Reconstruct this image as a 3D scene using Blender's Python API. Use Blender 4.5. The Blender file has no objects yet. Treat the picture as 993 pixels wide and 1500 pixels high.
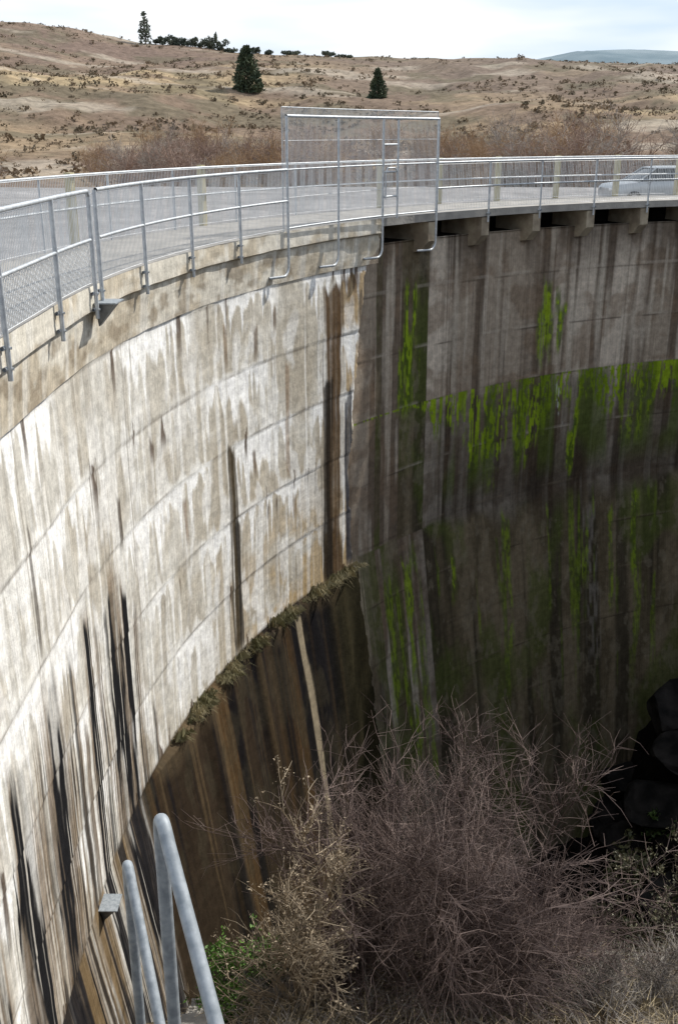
import bpy, bmesh, math, random
import numpy as np
from mathutils import Vector, Matrix

scene = bpy.context.scene
R0 = 20.0; CX, CY = 16.8, 11.0
LEDGE = -7.9

# ---------------------------------------------------------------- noise
TAB = np.random.default_rng(3).random((256, 256))
def vn(x, y, s=0):
    x = np.asarray(x, float) + s*17.37; y = np.asarray(y, float) + s*5.91
    x, y = np.broadcast_arrays(x, y)
    xi = np.floor(x).astype(int); yi = np.floor(y).astype(int)
    fx = x-xi; fy = y-yi
    fx = fx*fx*(3-2*fx); fy = fy*fy*(3-2*fy)
    a = TAB[xi & 255, yi & 255]; b = TAB[(xi+1) & 255, yi & 255]
    c = TAB[xi & 255, (yi+1) & 255]; d = TAB[(xi+1) & 255, (yi+1) & 255]
    return (a*(1-fx)+b*fx)*(1-fy)+(c*(1-fx)+d*fx)*fy
def fbm(x, y, s=0, o=4):
    v = 0; a = .5; t = 0
    x = np.asarray(x, float); y = np.asarray(y, float)
    for i in range(o):
        x, y = x*.788-y*.616, x*.616+y*.788
        v = v+a*vn(x, y, s+i*3); t += a; a *= .5; x = x*2.03; y = y*2.03
    return v/t
def ss(x, a, b):
    t = np.clip((np.asarray(x, float)-a)/(b-a), 0, 1)
    return t*t*(3-2*t)

# ---------------------------------------------------------------- path of the dam
def P(u, o, z):
    u = np.asarray(u, float); o = np.asarray(o, float); z = np.asarray(z, float)
    u, o, z = np.broadcast_arrays(u, o, z)
    ph = np.maximum(u, 0)/R0
    nx = np.cos(ph); ny = -np.sin(ph)
    x = CX-R0*nx+o*nx
    y = CY-R0*ny+o*ny+np.minimum(u, 0)
    return np.stack([x, y, z], -1)

# ---------------------------------------------------------------- helpers
def link(o):
    scene.collection.objects.link(o); return o
def empty(name, loc=(0, 0, 0)):
    e = bpy.data.objects.new(name, None); e.location = loc; return link(e)
def mesh_obj(name, V, F, mat=None, smooth=False, parent=None):
    V = np.asarray(V, float).reshape(-1, 3)
    F = np.asarray(F, dtype=np.int32)
    me = bpy.data.meshes.new(name)
    k = F.shape[1]
    me.vertices.add(len(V)); me.vertices.foreach_set('co', V.ravel())
    me.loops.add(F.size); me.loops.foreach_set('vertex_index', F.ravel())
    me.polygons.add(len(F))
    me.polygons.foreach_set('loop_start', np.arange(0, F.size, k, dtype=np.int32))
    try: me.polygons.foreach_set('loop_total', np.full(len(F), k, dtype=np.int32))
    except Exception: pass
    me.polygons.foreach_set('use_smooth', np.full(len(F), smooth, dtype=bool))
    if mat: me.materials.append(mat)
    me.update(calc_edges=True)
    ob = link(bpy.data.objects.new(name, me))
    if parent: ob.parent = parent
    return ob
def grid_faces(n, m, flip=False):
    i, j = np.meshgrid(np.arange(n-1), np.arange(m-1), indexing='ij')
    a = (i*m+j).ravel(); b = ((i+1)*m+j).ravel(); c = ((i+1)*m+j+1).ravel(); d = (i*m+j+1).ravel()
    return np.stack([a, d, c, b] if flip else [a, b, c, d], -1)
def set_col(ob, C, name='Col'):
    at = ob.data.color_attributes.new(name, 'FLOAT_COLOR', 'POINT')
    C = np.asarray(C, np.float32).reshape(-1, C.shape[-1])
    if C.shape[1] == 3: C = np.concatenate([C, np.ones((len(C), 1), np.float32)], 1)
    at.data.foreach_set('color', C.ravel())
def set_uv(ob, U):
    me = ob.data; uv = me.uv_layers.new(name='UVMap')
    li = np.zeros(len(me.loops), np.int32); me.loops.foreach_get('vertex_index', li)
    uv.data.foreach_set('uv', np.asarray(U, np.float32).reshape(-1, 2)[li].ravel())
def prisms(P0, P1, r0, r1, n=3):
    P0 = np.asarray(P0, float).reshape(-1, 3); P1 = np.asarray(P1, float).reshape(-1, 3)
    N = len(P0); r0 = np.broadcast_to(r0, (N,)); r1 = np.broadcast_to(r1, (N,))
    d = P1-P0; L = np.linalg.norm(d, axis=1, keepdims=True)+1e-9; d = d/L
    ref = np.where(np.abs(d[:, 2:3]) > .9, [[1., 0, 0]], [[0, 0, 1.]])
    a = np.cross(d, ref); a /= np.linalg.norm(a, axis=1, keepdims=True)+1e-9
    b = np.cross(d, a)
    V = np.zeros((N, 2*n, 3))
    for k in range(n):
        t = 2*math.pi*k/n
        v = a*math.cos(t)+b*math.sin(t)
        V[:, k] = P0+v*r0[:, None]; V[:, n+k] = P1+v*r1[:, None]
    f = np.array([[k, (k+1) % n, n+(k+1) % n, n+k] for k in range(n)])
    F = (np.arange(N)*2*n)[:, None, None]+f[None]
    return V.reshape(-1, 3), F.reshape(-1, 4)
class Acc:
    def __init__(s): s.V = []; s.F = []; s.n = 0
    def add(s, V, F):
        V = np.asarray(V, float).reshape(-1, 3); s.V.append(V); s.F.append(np.asarray(F)+s.n); s.n += len(V)
    def seg(s, P0, P1, r0, r1=None, n=8):
        s.add(*prisms(P0, P1, r0, r0 if r1 is None else r1, n))
    def poly(s, pts, r, n=10):
        pts = np.asarray(pts, float)
        s.seg(pts[:-1], pts[1:], r, r, n)
    def box(s, C8):
        s.add(C8, [[0, 1, 2, 3], [7, 6, 5, 4], [0, 4, 5, 1], [1, 5, 6, 2], [2, 6, 7, 3], [3, 7, 4, 0]])
    def obj(s, name, mat, smooth=False, parent=None):
        return mesh_obj(name, np.concatenate(s.V), np.concatenate(s.F), mat, smooth, parent)

# ---------------------------------------------------------------- materials
def new_mat(name):
    m = bpy.data.materials.new(name); m.use_nodes = True
    nt = m.node_tree; b = nt.nodes['Principled BSDF']; return m, nt, b
def simple(name, c1, c2, scale=5, rough=.8, metal=0, bump=0, bscale=None, coord='Object', detail=3, dist=.05, spec=.5):
    m, nt, b = new_mat(name)
    tc = nt.nodes.new('ShaderNodeTexCoord')
    n = nt.nodes.new('ShaderNodeTexNoise'); n.inputs['Scale'].default_value = scale; n.inputs['Detail'].default_value = detail
    nt.links.new(tc.outputs[coord], n.inputs['Vector'])
    r = nt.nodes.new('ShaderNodeValToRGB')
    r.color_ramp.elements[0].position = .35; r.color_ramp.elements[1].position = .65
    r.color_ramp.elements[0].color = (*c1, 1); r.color_ramp.elements[1].color = (*c2, 1)
    nt.links.new(n.outputs['Fac'], r.inputs['Fac']); nt.links.new(r.outputs['Color'], b.inputs['Base Color'])
    b.inputs['Roughness'].default_value = rough; b.inputs['Metallic'].default_value = metal; b.inputs['Specular IOR Level'].default_value = spec
    if bump:
        n2 = nt.nodes.new('ShaderNodeTexNoise'); n2.inputs['Scale'].default_value = bscale or scale*3; n2.inputs['Detail'].default_value = 5
        nt.links.new(tc.outputs[coord], n2.inputs['Vector'])
        bp = nt.nodes.new('ShaderNodeBump'); bp.inputs['Strength'].default_value = bump; bp.inputs['Distance'].default_value = dist
        nt.links.new(n2.outputs['Fac'], bp.inputs['Height']); nt.links.new(bp.outputs['Normal'], b.inputs['Normal'])
    return m
def wall_mat():
    m, nt, b = new_mat('stained_concrete')
    at = nt.nodes.new('ShaderNodeVertexColor'); at.layer_name = 'Col'
    tc = nt.nodes.new('ShaderNodeTexCoord')
    def nz(sx, sy, det, rough=.6, rot=0):
        mp = nt.nodes.new('ShaderNodeMapping'); mp.inputs['Scale'].default_value = (sx, sy, 1); mp.inputs['Rotation'].default_value = (0, 0, rot)
        nt.links.new(tc.outputs['UV'], mp.inputs['Vector'])
        n = nt.nodes.new('ShaderNodeTexNoise'); n.noise_dimensions = '2D'; n.inputs['Scale'].default_value = 1; n.inputs['Detail'].default_value = det
        n.inputs['Roughness'].default_value = rough
        nt.links.new(mp.outputs['Vector'], n.inputs['Vector']); return n
    def mul(col, n, lo, hi, a=.3, c=.7):
        mr = nt.nodes.new('ShaderNodeMapRange'); mr.inputs['From Min'].default_value = a; mr.inputs['From Max'].default_value = c
        mr.inputs['To Min'].default_value = lo; mr.inputs['To Max'].default_value = hi
        nt.links.new(n.outputs['Fac'], mr.inputs['Value'])
        vm = nt.nodes.new('ShaderNodeVectorMath'); vm.operation = 'SCALE'
        nt.links.new(col, vm.inputs[0]); nt.links.new(mr.outputs['Result'], vm.inputs['Scale']); return vm.outputs['Vector']
    c = at.outputs['Color']
    nA = nz(5, 5, 8, .74, .6); nB = nz(30, .6, 4, .65); nC = nz(.35, 8, 2, .5, .05)
    c = mul(c, nA, .76, 1.24); c = mul(c, nB, .85, 1.13); c = mul(c, nC, .95, 1.04)
    nt.links.new(c, b.inputs['Base Color'])
    b.inputs['Roughness'].default_value = .95; b.inputs['Specular IOR Level'].default_value = .04
    ml = nt.nodes.new('ShaderNodeMath'); ml.operation = 'MULTIPLY_ADD'; ml.inputs[1].default_value = .35
    nt.links.new(nC.outputs['Fac'], ml.inputs[0]); nt.links.new(nA.outputs['Fac'], ml.inputs[2])
    bp = nt.nodes.new('ShaderNodeBump'); bp.inputs['Strength'].default_value = .45; bp.inputs['Distance'].default_value = .03
    nt.links.new(ml.outputs[0], bp.inputs['Height']); nt.links.new(bp.outputs['Normal'], b.inputs['Normal'])
    return m
M_wall = wall_mat()
M_galv = simple('galvanised_steel', (.38, .41, .45), (.55, .58, .61), 14, .5, .35)
M_wire = simple('galvanised_wire', (.60, .62, .64), (.74, .76, .78), 8, .5, .1)
M_deck = simple('deck_concrete', (.26, .25, .235), (.38, .36, .335), 2.5, .85, 0, .3, 20)
M_post = simple('painted_post', (.42, .37, .22), (.52, .47, .30), 3, .8)
M_brk = simple('bracket_concrete', (.24, .195, .145), (.42, .36, .27), 3, .85, 0, .4, 14)

# ---------------------------------------------------------------- wall painting
def mix(c, col, m):
    return c*(1-m[..., None])+np.asarray(col, float)*m[..., None]
def uedge(z):
    return np.interp(-z, [0, .6, 1.2, 3.5, 5.5, 8, 30], [12.95, 12.85, 12.45, 12.15, 11.9, 12.1, 12.2])
LIFT_L = [-.97, -2.35, -3.65, -5.05, -6.45]
LIFT_R = [-1.75, -3.2, -4.6, -6.2, -7.9]
def edge(z):
    return uedge(z)+(vn(z*3, 0*z, 2)-.5)*.14+(vn(z*9, 0*z, 3)-.5)*.08
def wall_off(u, z):
    e = edge(z)
    right = ss(u, e-.05, e+.06)
    below = ss(-z, -LEDGE, -LEDGE+.06)*ss(u, 2.4, 4.6)
    bat = np.maximum(LEDGE-z, 0)/7.0
    ol = below*(.13+.10*vn(u*2.5, 0*u, 19))+bat
    orr = -.30+bat
    zz = -z
    def saw(tops):
        fr = np.zeros_like(u)
        for a, b in zip(tops[:-1], tops[1:]):
            fr = np.where((zz >= a) & (zz < b), (zz-a)/(b-a), fr)
        return fr
    f1 = saw([.0, .97, 2.35, 3.65, 5.05, 6.45, 7.9]); f2 = saw([.3, 1.75, 3.2, 4.6, 6.2, 7.9, 9.4, 10.9, 12.4, 13.9, 15.4, 17])
    wob = .25+.75*vn(u*.8, z*.7, 6)
    ol = ol+.022*f1*wob*(z > LEDGE); orr = orr+.010*f2*wob
    und = (fbm(u*.5, z*.5, 4, 3)-.5)*.05+(fbm(u*3, z*3, 14, 3)-.5)*.012
    return ol*(1-right)+orr*right+und
def streak(u, z, u0, w, z0, z1, s=0, fade=.6):
    c = u0+(vn(z*.5, 0*z+u0, s)-.5)*.14
    ww = w*(.75+.5*vn(z*1.1, 0*z+3, s+1))
    rag = (vn(u*18, z*.5, s+4)-.5)*w*.5
    m = 1-ss(np.abs(u-c)+rag, ww*.36, ww*.6)
    top = z0-.5*vn(u*9, 0*u, s+5)
    m = m*(1-ss(z, top-fade*.4, top))*ss(z, z1, z1+fade)
    return m*(.75+.45*vn(u*14, z*.5, s+2)).clip(0, 1)
def paint(u, z):
    left = u < edge(z)
    one = np.ones(u.shape+(3,))
    wu = u+(fbm(u*.8, z*.8, 300, 3)-.5)*.5; wz = z+(fbm(u*.8, z*.8, 310, 3)-.5)*.5
    # ---------------- left, upper
    c = one*np.array([.52, .48, .41])
    c = mix(c, (.62, .59, .53), ss(fbm(wu*.7, wz*.9, 1), .42, .6))
    c = mix(c, (.64, .625, .585), (1-ss(u, 2, 6))*.65)
    c = mix(c, (.42, .365, .285), ss(fbm(wu*1.3, wz*.7, 2), .53, .66)*.45)
    tanm = ss(u, 5.0, 10.0)*ss(-z, 4.0, 7.4)*ss(fbm(wu*.9, wz*1.6, 3), .3, .55)
    c = mix(c, (.47, .335, .17), tanm*.85)
    c = mix(c, (.45, .31, .15), ss(u, 11.3, 11.6)*(1-ss(-z, 3.6, 4.6))*.75)
    gs = ss(vn(u*5.5, z*.12, 5)*.6+vn(u*15, z*.2, 6)*.4, .58, .76)
    c = mix(c, (.33, .29, .235), gs*.45)
    whit = 1-.5*ss(u, 8.5, 11)*ss(-z, 5, 6.5)
    blot = ss(fbm(wu*1.0, wz*.8, 81, 4), .48, .60)*(1-ss(u, 6.5, 9.5))*ss(-z, 1.2, 3)
    c = mix(c, (.70, .685, .645), blot*.5)
    blot = ss(fbm(wu*2.8, wz*.9, 80, 5), .57, .63)*ss(-z, 1.2, 2)*whit
    c = mix(c, (.83, .825, .81), blot*.6)
    for k, zl in enumerate(LIFT_L+[LEDGE]):
        dz = zl-z
        pres = ss(vn(u*.9, 0*u+k*7, 9+k), .2, .5)*(1 if k < 5 else 0)*whit
        # each pour is a slightly different tone
        c = c*(1+.06*(((k*37) % 5)/4-.5)*ss(dz, -.01, .03))[..., None]
        ln = .03+.6*np.maximum(vn(u*4.3, 0*u+k, 20+k)-.3, 0)/.7*(.35+vn(u*.8, 0*u+k, 30+k))+1.35*vn(u*11, 0*u+k, 40+k)**3
        m = (dz > -.01)*(1-ss(dz, ln*.7, ln))*pres*(.8+.4*vn(u*22, z*1.2, 45))
        c = mix(c, (.90, .90, .89), m.clip(0, 1))
        ln2 = .40*vn(u*7, 0*u+k, 50+k)**2
        m2 = (dz <= 0)*(1-ss(-dz, ln2*.3, ln2+.02))*pres*.85
        c = mix(c, (.84, .83, .80), m2)
        dr = ss(vn(u*5.5, 0*u+k*3, 60+k), .79, .86)*(1-ss(dz, .1, .6+.5*vn(u*3, 0*u, k)))*(dz > -.35+.3*vn(u*20, 0*u, k))
        dr = dr*ss(vn(u*16, z*2.2, 66), .25, .5)
        c = mix(c, (.08, .05, .032), dr*.9)
        ld = np.exp(-(dz/.018)**2)*ss(vn(u*1.6, 0*u+k, 70+k), .3, .6)
        c = mix(c, (.19, .155, .12), ld*.7)
    fine = ss(vn(u*12, z*.22, 83), .66, .84)*ss(-z, 1.4, 2.4)*whit
    c = mix(c, (.87, .865, .845), fine*.6)
    # black weeping streaks, near left, spring from the third lift
    jag = -1.1*vn(u*9, 0*u, 84)**2
    sup = ss((-3.7+jag)-z, 0, .25)
    bk = np.zeros_like(u); br = np.zeros_like(u)
    for i, (u0, w_, d_) in enumerate([(-7.4, 1.2, .2), (-5.9, .8, .1), (-4.7, .8, 0), (-3.6, .5, .3), (-2.5, .75, .1), (-1.75, .2, .3), (-1.15, .8, .0), (-.55, .16, 1.2), (-.28, .24, .3), (.12, .12, 1.4), (.5, .30, 0), (.95, .16, .5), (1.35, .15, .5), (1.82, .58, -.1), (2.3, .32, .2), (2.7, .12, 1.0), (3.2, .12, 3)]):
        cc = u0+(vn(z*.2, 0*z+i, 170)-.5)*.12
        ww = w_*(.42+.45*ss(-z, 3.6, 6.5)+.35*(vn(z*.55, 0*z+i, 171)-.3))
        rag = (vn(u*26, z*.35, 172)-.5)*.24+(vn(u*9, z*.5, 176)-.5)*.12
        q = np.abs(u-cc)+rag
        bk = np.maximum(bk, (1-ss(q, ww*.50, ww*.50+.035))*ss(-3.65-d_-z, 0, .3)*(1 if w_ > .25 else .8))
        br = np.maximum(br, (1-ss(q, ww*.55, ww*.8+.08))*ss(-3.7-d_-z, 0, .5))
    gap = .35+.65*ss(fbm(u*5, z*.7, 190, 3), .36, .5)
    fl = ss(vn(u*17, z*.25, 177)*.6+vn(u*37, z*.4, 178)*.4, .64, .74)*(1-ss(u, 2.4, 3.2))*ss(-4.2-1.5*vn(u*5, 0*u, 179)-z, 0, .6)
    c = mix(c, (.19, .13, .075), (br*.8*ss(vn(u*7, z*.3, 173), .25, .5)))
    c = mix(c, (.06, .048, .04), fl*.7)
    c = mix(c, (.015, .015, .017), bk*sup*gap)
    c = mix(c, (.62, .59, .54), bk*ss(vn(u*23, z*.35, 175), .80, .9)*.8)
    for (u0, w, z0, z1, col, a) in [
        (7.05, .30, -3.3, -8, (.07, .055, .035), 1), (7.2, .18, -4.8, -8, (.035, .032, .03), .85),
        (11.15, .66, -.9, -8.1, (.10, .06, .03), .97), (11.02, .34, -3.0, -8.1, (.025, .02, .016), .95),
        (11.62, .2, -2.4, -6, (.66, .64, .60), .8), (11.80, .28, -3.4, -7.95, (.035, .037, .05), .95),
        (12.0, .3, -4.2, -7.95, (.07, .07, .075), .9), (11.68, .08, -5.0, -7.4, (.80, .80, .80), .9),
        (11.5, .12, -1.0, -3.6, (.10, .06, .03), .8), (12.3, .16, -1.0, -3.6, (.12, .10, .08), .8),
        (9.4, .14, -2.3, -5.0, (.26, .17, .10), .6), (-1.15, .10, -1.9, -3.7, (.06, .045, .035), .9),
        (2.3, .12, -2.5, -3.9, (.07, .05, .035), .85), (4.35, .20, -2.25, -3.0, (.08, .05, .03), .9),
        (3.9, .14, -2.4, -3.1, (.09, .055, .035), .85), (1.0, .14, -2.0, -2.5, (.12, .07, .05), .8),
        (8.2, .12, -1.3, -2.4, (.13, .085, .05), .8), (8.9, .12, -1.1, -2.0, (.13, .085, .05), .8), (7.0, .16, -1.1, -2.3, (.20, .13, .07), .7),
        (5.1, .14, -3.7, -4.9, (.22, .14, .08), .7), (8.0, .12, -3.65, -4.6, (.12, .08, .05), .8), (9.6, .14, -5.05, -6.0, (.22, .15, .08), .7)]:
        c = mix(c, col, streak(u, z, u0, w, z0, z1, int(abs(u0*7)), .35)*a)
    for uj, za in ((7.0, 9), (2.9, 9), (-1.3, 9)):
        c = mix(c, (.20, .16, .12), np.exp(-((u-uj+.02*(vn(z*2, 0*z, 5)))/.016)**2)*.6)
    # coping band: weathered concrete
    cop = ss(z, -.97, -.93)
    cc = one*np.array([.54, .48, .385])
    cc = mix(cc, (.66, .625, .55), ss(fbm(u*1.5, z*3, 90), .42, .58))
    cc = mix(cc, (.27, .22, .16), ss(fbm(u*2.2, z*4, 91), .53, .65)*.7*ss(-z, .25, .45))
    cc = mix(cc, (.12, .10, .075), ss(vn(u*3.1, 0*u, 95), .72, .84)*ss(vn(u*10, z*4, 96), .3, .6)*.45)
    cc = mix(cc, (.26, .22, .165), np.exp(-((z+.31)/.03)**2)*ss(vn(u*2, 0*u, 92), .3, .7)*.5)
    cc = mix(cc, (.72, .70, .65), ss(vn(u*6, z*.5, 97), .65, .85)*.6)
    c = c*(1-cop[..., None])+cc*cop[..., None]
    # ---------------- left, lower
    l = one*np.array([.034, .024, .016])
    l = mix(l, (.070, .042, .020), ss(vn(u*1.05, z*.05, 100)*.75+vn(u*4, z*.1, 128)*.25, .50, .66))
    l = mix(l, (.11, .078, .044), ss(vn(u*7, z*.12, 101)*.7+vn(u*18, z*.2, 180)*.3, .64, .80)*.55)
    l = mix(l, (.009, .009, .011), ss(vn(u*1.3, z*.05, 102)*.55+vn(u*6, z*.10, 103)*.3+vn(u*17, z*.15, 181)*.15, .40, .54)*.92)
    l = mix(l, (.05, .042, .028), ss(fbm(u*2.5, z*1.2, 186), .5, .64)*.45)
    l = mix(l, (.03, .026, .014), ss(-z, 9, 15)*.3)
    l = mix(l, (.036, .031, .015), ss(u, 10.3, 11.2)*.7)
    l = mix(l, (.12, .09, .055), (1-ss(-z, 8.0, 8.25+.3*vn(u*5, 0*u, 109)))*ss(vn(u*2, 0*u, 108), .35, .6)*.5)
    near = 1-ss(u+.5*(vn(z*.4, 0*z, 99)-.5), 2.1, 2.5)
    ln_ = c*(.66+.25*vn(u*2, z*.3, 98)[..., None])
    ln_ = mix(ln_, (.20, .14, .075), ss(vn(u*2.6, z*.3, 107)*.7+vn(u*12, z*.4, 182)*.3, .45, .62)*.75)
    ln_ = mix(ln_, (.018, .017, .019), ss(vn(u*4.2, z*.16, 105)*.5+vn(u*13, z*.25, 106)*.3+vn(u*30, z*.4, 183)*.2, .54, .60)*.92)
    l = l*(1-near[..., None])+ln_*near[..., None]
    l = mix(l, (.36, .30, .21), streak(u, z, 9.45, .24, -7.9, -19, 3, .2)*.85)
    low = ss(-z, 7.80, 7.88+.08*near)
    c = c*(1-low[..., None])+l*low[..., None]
    # ---------------- right
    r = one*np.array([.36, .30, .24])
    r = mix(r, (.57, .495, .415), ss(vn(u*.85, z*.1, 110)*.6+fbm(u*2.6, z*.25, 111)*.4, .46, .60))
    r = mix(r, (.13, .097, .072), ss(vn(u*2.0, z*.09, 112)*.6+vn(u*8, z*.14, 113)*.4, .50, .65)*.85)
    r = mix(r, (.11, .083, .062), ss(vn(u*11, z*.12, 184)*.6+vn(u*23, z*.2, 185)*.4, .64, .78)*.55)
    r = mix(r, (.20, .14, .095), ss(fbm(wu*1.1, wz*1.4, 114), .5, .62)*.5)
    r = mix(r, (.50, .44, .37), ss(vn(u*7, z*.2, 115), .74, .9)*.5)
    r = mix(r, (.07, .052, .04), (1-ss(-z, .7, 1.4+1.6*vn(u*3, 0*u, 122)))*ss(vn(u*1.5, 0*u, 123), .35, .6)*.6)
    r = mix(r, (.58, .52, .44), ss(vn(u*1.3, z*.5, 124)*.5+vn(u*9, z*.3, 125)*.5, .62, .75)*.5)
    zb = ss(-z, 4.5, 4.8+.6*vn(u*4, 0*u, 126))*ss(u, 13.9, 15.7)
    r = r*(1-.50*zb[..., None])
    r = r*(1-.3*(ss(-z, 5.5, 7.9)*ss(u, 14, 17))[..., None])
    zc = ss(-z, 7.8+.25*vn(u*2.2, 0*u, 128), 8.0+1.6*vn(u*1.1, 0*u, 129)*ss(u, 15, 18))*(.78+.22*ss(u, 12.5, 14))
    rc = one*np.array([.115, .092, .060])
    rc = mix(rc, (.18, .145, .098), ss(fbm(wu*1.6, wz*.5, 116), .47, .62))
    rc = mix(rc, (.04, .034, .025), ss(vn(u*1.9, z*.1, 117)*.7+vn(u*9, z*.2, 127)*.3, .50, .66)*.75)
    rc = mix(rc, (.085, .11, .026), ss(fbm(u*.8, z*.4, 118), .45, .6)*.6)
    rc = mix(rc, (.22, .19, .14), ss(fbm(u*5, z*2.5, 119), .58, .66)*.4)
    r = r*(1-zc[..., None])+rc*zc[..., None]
    for k, zl in enumerate(LIFT_R+[-9.4, -10.9, -12.4, -13.9, -15.4]):
        dz = zl-z
        ld = np.exp(-(dz/.02)**2)*ss(vn(u*1.6, 0*u+k, 130+k), .35, .7)
        r = mix(r, (.06, .045, .035), ld*.6)
        ld = np.exp(-((dz+.05)/.03)**2)*ss(vn(u*2.6, 0*u+k, 140+k), .45, .7)
        r = mix(r, np.array([.55, .49, .42]) if zl > -7 else np.array([.19, .155, .11]), ld*.45)
    r = mix(r, (.36, .30, .23), streak(u, z, 12.5, .42, -7.5, -13.5, 11, .6)*.85)
    r = mix(r, (.25, .225, .20), streak(u, z, 21.9, .5, -8.3, -14, 12, 1)*.6*ss(vn(u*12, z*3, 121), .3, .6))
    # moss
    G = (.26, .37, .022); GD = (.08, .125, .016)
    spk = ss(vn(u*17, z*3.5, 150)*.6+vn(u*34, z*9, 151)*.4, .42, .56)
    dz = -4.6-z
    env = np.interp(u, [14.8, 15.6, 16.8, 17.6, 19.4, 19.9, 20.4, 21.2, 22.5, 26, 34], [0, .45, .95, 1.1, 1.15, .7, .95, .6, .7, .9, .5])
    ln = env*(.45+2.4*vn(u*3.3, 0*u, 152)**1.6+1.1*vn(u*11, 0*u, 153)**2)
    m = (dz > -.03)*(1-ss(dz, ln*.6, ln+.05))*ss(vn(u*8, z*.4, 154), .15, .38)
    r = mix(r, GD, m*.8*ss(spk, -.1, .6)); r = mix(r, G, m*spk*.97)
    far = (dz > 0)*(1-ss(dz, 2.2, 3.2))*ss(u, 15.3, 16.5)*ss(vn(u*3.5, z*.4, 155), .4, .65)
    r = mix(r, GD, far*.6)
    # sparse moss runs over the lower face
    run = ss(vn(u*2.6, z*.10, 191)*.6+vn(u*9, z*.18, 192)*.4, .56, .68)*ss(-z, 8.0, 8.8)*(1-ss(-z, 12.5, 15.5))*ss(u, 13.2, 13.8)
    run = run*ss(vn(u*8, z*.9, 193), .35, .6)
    r = mix(r, GD, run*.55); r = mix(r, G, run*spk*.30)
    for (u0, w, z0, z1, a) in [(14.65, .45, -1.3, -5.0, 1), (14.6, .7, -2.6, -4.9, .8), (19.9, .55, -1.7, -4.6, .95), (20.35, .4, -2.4, -4.6, .95), (19.6, .2, -1.5, -4.5, .7),
                              (21.0, .3, -4.7, -8.1, .85), (21.1, .25, -5.2, -7.8, .8), (23.4, .9, -4.6, -7.2, .6), (17.9, .5, -4.7, -7.8, .6), (18.9, .4, -4.7, -7.4, .6),
                              (13.7, .22, -8.6, -13, .5), (14.5, .32, -8.3, -14.6, .7), (14.1, .13, -8.2, -15, .5), (15.0, .18, -9, -15.5, .4), (16.4, .18, -8.6, -10.6, .85),
                              (18.6, .25, -8.0, -13, .45), (17.4, .12, -8.5, -12, .4), (21.7, .35, -8.6, -12.5, .55), (22.6, .2, -8.6, -12.5, .5), (23.6, .25, -8, -12.5, .5), (20.2, .12, -8, -12, .4)]:
        m = streak(u, z, u0, w, z0, z1, int(u0*5), .8)
        m = m*ss(vn(u*6, z*1.1, 160), .22, .5)
        r = mix(r, GD, m*a*.85); r = mix(r, G, m*spk*a)
    m = streak(u, z, 20.35+(-4.6-z)*.16, .14, -4.45, -6.3, 4, .4)*ss(vn(u*25, z*7, 161), .45, .7)
    r = mix(r, (.5, .51, .51), m*.8)
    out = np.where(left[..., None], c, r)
    return out.clip(.006, .89)

# ---------------------------------------------------------------- dam
dam = empty('arch_dam')
us = np.concatenate([np.arange(-12, -4, .06), np.arange(-4, 3.5, .022), np.arange(3.5, 13.5, .034), np.arange(13.5, 26, .045), np.arange(26, 38, .15)])
zs = np.concatenate([np.arange(-.6, -14, -.04), np.arange(-14, -22.5, -.08)])
U, Z = np.meshgrid(us, zs, indexing='ij')
O = wall_off(U, Z)
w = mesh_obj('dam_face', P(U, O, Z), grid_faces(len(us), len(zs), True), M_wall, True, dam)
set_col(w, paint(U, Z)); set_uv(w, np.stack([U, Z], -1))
us2 = np.arange(-12, 12.93, .04)
prof = []
for (o0, z0), (o1, z1), n in [((.16, 0), (.16, -.3), 8), ((.16, -.3), (.095, -.34), 2), ((.095, -.34), (.035, -.95), 14), ((.035, -.95), (-.1, -.97), 2)]:
    for k in range(n): prof.append((o0+(o1-o0)*k/n, z0+(z1-z0)*k/n))
prof.append((-.1, -.97)); prof = np.array(prof)
U2, K = np.meshgrid(us2, np.arange(len(prof)), indexing='ij')
O2 = prof[K, 0]+(vn(U2*3, K*.3, 7)-.5)*.012; Z2 = prof[K, 1]+(vn(U2*2.3, K*0., 8)-.5)*.02*(K > 0)
cp = mesh_obj('coping', P(U2, O2, Z2), grid_faces(len(us2), len(prof), True), M_wall, False, dam)
set_col(cp, paint(U2, np.maximum(Z2, -.9))); set_uv(cp, np.stack([U2, Z2], -1))
a = Acc()
def arcbox(acc, ua, ub, o0, o1, z0, z1, z0b=None):
    z0b = z0 if z0b is None else z0b
    c = [P(ua, o0, z0), P(ub, o0, z0), P(ub, o1, z0b), P(ua, o1, z0b), P(ua, o0, z1), P(ub, o0, z1), P(ub, o1, z1), P(ua, o1, z1)]
    acc.box(np.array(c))
arcbox(a, 12.86, 12.94, -.5, .15, -.97, -.004, -.34)
bu = [14.85, 16.85, 18.75, 20.7, 22.6, 24.5, 26.5, 28.5, 30.5, 32.5, 34.5, 36.5]
for b in bu:
    arcbox(a, b-.15, b+.13, -1.2, -.1, -1.02, -.19, -.86)
    arcbox(a, b-.148, b+.128, -.1, .12, -.86, -.191, -.62)
a.obj('bracket', M_brk, False, dam)
def arcsurf(name, ua, ub, step, prof, mat, smooth=False, flip=True):
    uu = np.arange(ua, ub+step*.5, step); prof = np.array(prof)
    A, B = np.meshgrid(uu, np.arange(len(prof)), indexing='ij')
    return mesh_obj(name, P(A, prof[B, 0], prof[B, 1]), grid_faces(len(uu), len(prof), flip), mat, smooth, dam)
arcsurf('deck', -12, 12.93, .3, [(-2.0, -.5), (-2.0, .0), (.155, .0)], M_deck)
arcsurf('deck_slab', 12.93, 38, .3, [(-2.0, -.5), (-2.0, .0), (.14, .0), (.14, -.17), (-1.35, -.19)], M_deck)
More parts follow.
